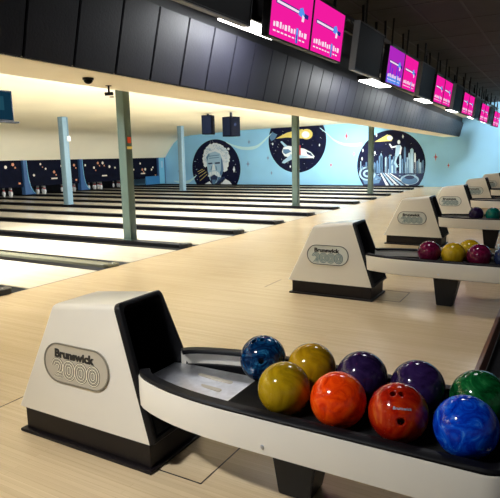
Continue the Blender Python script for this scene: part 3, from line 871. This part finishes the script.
# lettering on the red ball
me = text_mesh('Brunswick', .0150, .0003, 0)
c = Vector(rb.location); d = to_cam(*c); r_ = Vector((-d.y, d.x, 0)).normalized(); u_ = d.cross(r_)
for v in me.vertices:
    a = v.co.x/RB+.12; b = v.co.y/RB+.13
    q = (d*math.sqrt(1-a*a-b*b)+r_*a+u_*b); v.co = q*(RB+.0004+v.co.z)
me.materials.clear(); me.materials.append(M['p_pale'])
o = link('lettering', me, rb)
ball(1, 1.90, 1.065, 'wine', 'wine-red bowling ball at the left end of the second rack')
ball(1, 1.885, .845, 'yellow', 'yellow bowling ball at the front of the second rack, right of the wine-red ball')
ball(1, 1.869, .62, 'wine', 'wine-red bowling ball on the second rack, right of the yellow ball')
ball(1, 2.124, .735, 'yellow', 'yellow bowling ball in the back row of the second rack, mostly hidden')
ball(1, 1.869, .39, 'navy', 'navy blue bowling ball cut off by the photo edge on the second rack')
ball(2, 1.90, 1.12, 'purple2', 'dark purple bowling ball on the third rack')
ball(2, 1.90, .885, 'seagreen', 'sea-green bowling ball on the third rack')
ball(2, 1.90, .65, 'crimson', 'crimson bowling ball at the photo edge on the third rack')

# ------------------------------------------------------------------ monitors over the foul line
YM = 2.3; MT = -.12      # tilt: top leans towards the approach
def mon(name, x0, x1, z0, z1, label, cat, kind, group):
    t = thing(name, label, cat, ((x0+x1)/2, YM, z0), 0, group); t.rotation_euler = (-MT*-1*1.0, 0, 0)
    t.rotation_euler = (math.atan(.125), 0, 0)
    w = (x1-x0)/2; h = z1-z0
    bm = bmesh.new(); box(bm, (-w, .0, 0), (w, .07, h), .006); obj('casing', bm, 'bezel', t)
    bm = bmesh.new(); b = .014
    box(bm, (-w, -.008, 0), (w, .0, b), .002); box(bm, (-w, -.008, h-b), (w, .0, h), .002); box(bm, (-w, -.008, b), (-w+b, .0, h-b), .002); box(bm, (w-b, -.008, b), (w, .0, h-b), .002)
    obj('bezel', bm, 'bezel', t)
    fn = lambda u, v, hh: (u, -.001-hh, v)
    bm = bmesh.new()
    R = lambda u0, v0, u1, v1, mi, l=1: prism(bm, [(-w+b+(2*w-2*b)*u, b+(h-2*b)*v) for u, v in ((u0, v0), (u1, v0), (u1, v1), (u0, v1))], l*.0006, l*.0006+.0005, fn, mi)
    Q = lambda pts, mi, l=1: prism(bm, [(-w+b+(2*w-2*b)*u, b+(h-2*b)*v) for u, v in pts], l*.0006, l*.0006+.0005, fn, mi)
    if kind in ('pink', 'purple'):
        R(0, 0, 1, 1, 0 if kind == 'pink' else 5, 0)
        if kind == 'purple':
            for i in range(7): R(.02+.14*i, 0, .08+.14*i, .25+.5*((i*37) % 10)/10, 6, 1)
            R(.1, .02, .9, .18, 7, 1)
        else:
            R(0, .72, 1, 1, 1, 1) if False else None
        Q([(.10, .56), (.70, .55), (.70, .63), (.10, .64)], 3, 2); Q([(.12, .575), (.66, .565), (.66, .61), (.12, .62)], 2, 3)
        Q([(.72, .53), (.90, .53), (.91, .61), (.74, .62)], 4, 3); Q([(.64, .54), (.76, .52), (.80, .60), (.74, .70), (.66, .66)], 7, 4); Q([(.73, .45), (.79, .45), (.80, .55), (.74, .57)], 2, 5)
        for i, (u, ww) in enumerate(((.08, .05), (.14, .07), (.225, .05), (.29, .03), (.34, .07), (.425, .05), (.49, .06), (.565, .05), (.70, .06), (.77, .05), (.84, .08))):
            R(u, .17+.008*(i % 2), u+ww*.8, .25+.015*(i % 3), 2, 2)
        for i in range(9): R(.08+.09*i, .09, .14+.09*i, .115, 2, 2)
        R(.625, .03, .675, .30, 7, 3); R(.64, .02, .66, .18, 4, 4)
        mats = ['pink', 'pink2', 'scr_white', 'scr_navy', 'scr_navy', 'scr_purple', 'scr_violet', 'scr_blue']
    else:
        R(0, 0, 1, 1, 0, 0); mats = ['screen_off']
    obj('screen', bm, mats, t)
    if kind == 'off':
        bm = bmesh.new(); box(bm, (-w-.006, -.006, .0), (-w-.0005, .072, h), .002); box(bm, (-w, -.006, -.008), (w, .07, -.0005), .002); obj('edge_strip', bm, 'bezel_edge', t)
    bm = bmesh.new(); tube(bm, (0, .088, h*.7), (0, .075+.05, ZC-z0-.03), .014, 8); box(bm, (-.12, .071, h*.35), (.12, .088, h*.75), .004)
    obj('ceiling_mount', bm, 'bezel', t)
    return t
mg = 'score monitors hung along the foul line'
pos = ['nearest pair', 'second pair', 'third pair', 'fourth pair', 'fifth pair', 'sixth pair']
PX = [4.375, 7.93, 11.2, 14.56, 17.85, 21.25]
for k, x in enumerate(PX):
    dz = -.0075*(x-4.4)
    for s, nm in ((0, 'left'), (1, 'right')):
        col = 'purple' if (k == 1 and s == 0) else 'pink'
        w = .885
        mon('score_monitor', x+s*w+.002, x+(s+1)*w-.002, 2.475+dz, 2.995+dz, 'lit %s score screen, %s one of the %s of hanging monitors' % ('purple' if col == 'purple' else 'pink', nm, pos[k]), 'monitor', col, mg)
OX = [3.05, 6.63, 10.0, 13.35, 16.65, 20.0]
offl = ['at the top edge left of the nearest pink pair', 'between the nearest and second pairs of lit screens', 'between the second and third pairs of lit screens', 'between the third and fourth pairs of lit screens', 'between the fourth and fifth pairs of lit screens', 'between the fifth and sixth pairs of lit screens']
for k, x in enumerate(OX):
    dz = -.0075*(x-4.4)
    mon('score_monitor', x, x+1.02, 2.485+dz, 3.05+dz, 'switched-off black monitor hanging %s' % offl[k], 'monitor', 'off', 'switched off monitors along the foul line')
# rail the monitors hang from
bm = bmesh.new()
box(bm, (XNEAR, 2.46, 2.96), (WX, 2.50, 3.0), .004); box(bm, (XNEAR, 2.46, 3.12), (WX, 2.50, 3.16), .004)
for k in range(31):
    x = XNEAR+.8+1.05*k
    tube(bm, (x, 2.48, 2.98), (x+.5, 2.48, 3.14), .012, 6); tube(bm, (x+.5, 2.48, 3.14), (x+1.0, 2.48, 2.98), .012, 6); box(bm, (x-.015, 2.465, 3.16), (x+.015, 2.495, ZC))
tag(obj('truss_rail', bm, 'bezel'), 'black truss rail running behind the hanging score monitors', 'rail')
# strip lamps washing the dark panels
LXS = [4.75, 8.55, 12.0, 15.4, 18.9, 22.0]
for k, x in enumerate(LXS):
    yb = band_y(x)
    t = thing('wash_lamp', 'white strip lamp behind the monitors washing the dark panels, %s along from the camera' % ['nearest one', 'second', 'third', 'fourth', 'fifth', 'sixth'][k], 'lamp', (x, 2.62, 2.62 if k < 1 else 2.50), 0, 'strip lamps over the dark panels')
    bm = bmesh.new(); box(bm, (-.52, -.12, .03), (.52, .12, .09), .006); box(bm, (-.02, -.02, .09), (.02, .02, .80 if k < 1 else .92)); obj('housing', bm, 'bezel', t)
    bm = bmesh.new(); box(bm, (-.50, -.105, .012), (.50, .105, .029), .006); obj('diffuser', bm, 'lamp', t)

# ------------------------------------------------------------------ small things on the ceiling and over the lanes
t = thing('wall_television', 'flat television with a teal picture hanging at the left edge over the lanes', 'television', (5.66, 8.0, 2.08))
bm = bmesh.new(); box(bm, (-.47, .0, .03), (.47, .06, .52), .006); obj('casing', bm, 'bezel', t)
bm = bmesh.new(); box(bm, (-.45, -.004, .05), (.45, -.0005, .50)); box(bm, (-.1, -.006, .2), (.3, -.0045, .42), mi=1); obj('screen', bm, ['scr_teal', 'scr_teal2'], t)
bm = bmesh.new(); box(bm, (-.5, -.03, .0), (.55, .1, .028), .004); obj('shelf', bm, 'bezel', t)
bm = bmesh.new(); tube(bm, (0, .08, .4), (0, .08, .778), .025, 10); obj('ceiling_mount', bm, 'bezel', t)

def speaker(x, y, z0, w, h, rz, label):
    t = thing('loudspeaker', label, 'loudspeaker', (x, y, z0), rz, 'ceiling loudspeakers near the mural wall')
    bm = bmesh.new(); box(bm, (-w/2, -w/2, 0), (w/2, w/2, h), .012); obj('cabinet', bm, 'speaker', t)
    bm = bmesh.new(); box(bm, (-w/2+.03, -w/2-.012, .03), (w/2-.03, -w/2-.0005, h-.03), .008); obj('grille', bm, 'speaker', t)
    bm = bmesh.new(); box(bm, (-w/2-.010, -w/2+.03, .03), (-w/2-.0005, w/2-.03, h-.03), .006); obj('side_panel', bm, 'speaker_side', t)
    bm = bmesh.new(); tube(bm, (-.02, -w/2-.02, h*.6), (-.02, -w/2-.0125, h*.6), .05, 18); obj('emblem', bm, 'speaker_side', t)
    bm = bmesh.new(); box(bm, (-.03, -.03, h), (.03, .03, 2.83-z0)); obj('bracket', bm, 'bezel', t)
    return t
p1 = on_plane(208.5, 134.5, 0, 14.9); p2 = on_plane(231.5, 136.5, 0, 14.9)
speaker(p1.x, p1.y, p1.z, .34, .60, math.radians(18), 'black loudspeaker hung from the cream ceiling, left one of the two')
speaker(p2.x, p2.y, p2.z, .40, .60, math.radians(-18), 'black loudspeaker hung from the cream ceiling, right one of the two')
c = on_plane(88, 78, 2, ZB-.002)
t = thing('dome_camera', 'black dome security camera under the cream ceiling edge near the dark panels', 'security camera', c)
bm = bmesh.new(); lathe(bm, [(0, 0), (.044, 0), (.044, -.014), (0, -.014)], n=20); obj('mount', bm, 'bezel', t)
bm = bmesh.new(); lathe(bm, [(.036, -.0145), (.034, -.028), (.024, -.040), (.010, -.046), (0, -.047)], n=20); obj('dome', bm, 'screen_off', t, 180)
c = on_plane(108.5, 85.5, 2, ZB-.002)
t = thing('bullet_camera', 'small camera on a stalk under the cream ceiling edge, left of the nearest post', 'security camera', c)
bm = bmesh.new(); box(bm, (-.02, -.02, -.006), (.02, .02, 0), .002); tube(bm, (0, 0, -.006), (0, 0, -.06), .009, 8); obj('stalk', bm, 'bezel', t)
bm = bmesh.new(); tube(bm, (-.03, .02, -.075), (.03, -.02, -.068), .015, 12); obj('body', bm, 'bezel', t)
bm = bmesh.new(); box(bm, (.0, -.03, -.105), (.035, .0, -.092), .003); obj('cover', bm, 'badge', t)

# ------------------------------------------------------------------ lane lamps behind the bulkhead, unseen concourse lights
def area(name, loc, size, power, rot, col=(1, .96, .88)):
    l = bpy.data.lights.new(name, 'AREA'); l.shape = 'RECTANGLE'; l.size, l.size_y = size; l.energy = power; l.color = col
    o = bpy.data.objects.new(name, l); COL.objects.link(o); o.location = loc; o.rotation_euler = rot
    return o
for k in range(8):
    x = -1.9+PITCH_X*k
    t = thing('lane_lamp', 'long strip lamp hidden behind the bulkhead over the lanes, %s along' % ORD[k], 'lamp', (x, 7.2, 2.74), 0, 'lane lamps behind the bulkhead')
    bm = bmesh.new(); box(bm, (-1.3, -.09, .02), (1.3, .09, .10), .006); box(bm, (-.3, -.06, .10), (.3, .06, .118)); obj('housing', bm, 'white_box', t)
    bm = bmesh.new(); box(bm, (-1.28, -.08, .0), (1.28, .08, .019), .004); obj('diffuser', bm, 'lamp_hid', t)
    area('lane_light', (x, 7.2, 2.735), (2.5, .14), 400, (math.radians(38), 0, 0), (.94, .975, 1))
for k, x in enumerate(LXS):
    area('wash_light', (x, 2.62, (2.62 if k < 1 else 2.50)+.008), (1.0, .2), (46, 42, 40, 34, 26, 20)[k], (math.radians(50+5*k), 0, 0), (.95, .98, 1))
for x, y, p, rx, ry in ((5, 1.2, 18, 0, 0), (11, 1.0, 25, 0, 0), (21.6, 1.2, 260, -15, -55)):  # the last one is added, tilted to brighten the mural wall
    area('concourse_light_unseen', (x, y, ZC-.03), (.5, .5), p, (math.radians(rx), math.radians(ry), 0), (.97, .98, 1))

o = area('concourse_light_unseen', (-.5, 2.3, ZC-.03), (.4, .4), 30, (0, 0, 0), (.97, .98, 1))
o.rotation_euler = (Vector((1.95, 1.35, .3))-o.location).to_track_quat('-Z', 'Y').to_euler(); o.data.spread = math.radians(75)
w = bpy.data.worlds.new('World'); SC.world = w; w.use_nodes = True
w.node_tree.nodes['Background'].inputs[0].default_value = (.95, .97, 1, 1)
w.node_tree.nodes['Background'].inputs[1].default_value = .10

# ------------------------------------------------------------------ camera
cam = bpy.data.cameras.new('Camera'); co = bpy.data.objects.new('Camera', cam); COL.objects.link(co)
cam.sensor_fit = 'HORIZONTAL'; cam.sensor_width = 36; cam.lens = F/500*36
R = Matrix((rt, up, -fw)).transposed()
co.matrix_world = Matrix.Translation(CAMP) @ R.to_4x4()
cam.clip_end = 200; cam.clip_start = .05
SC.camera = co
SC.view_settings.view_transform = 'Standard'; SC.view_settings.look = 'None'
SC.view_settings.exposure = .28; SC.view_settings.gamma = 1; SC.view_settings.use_curve_mapping = False
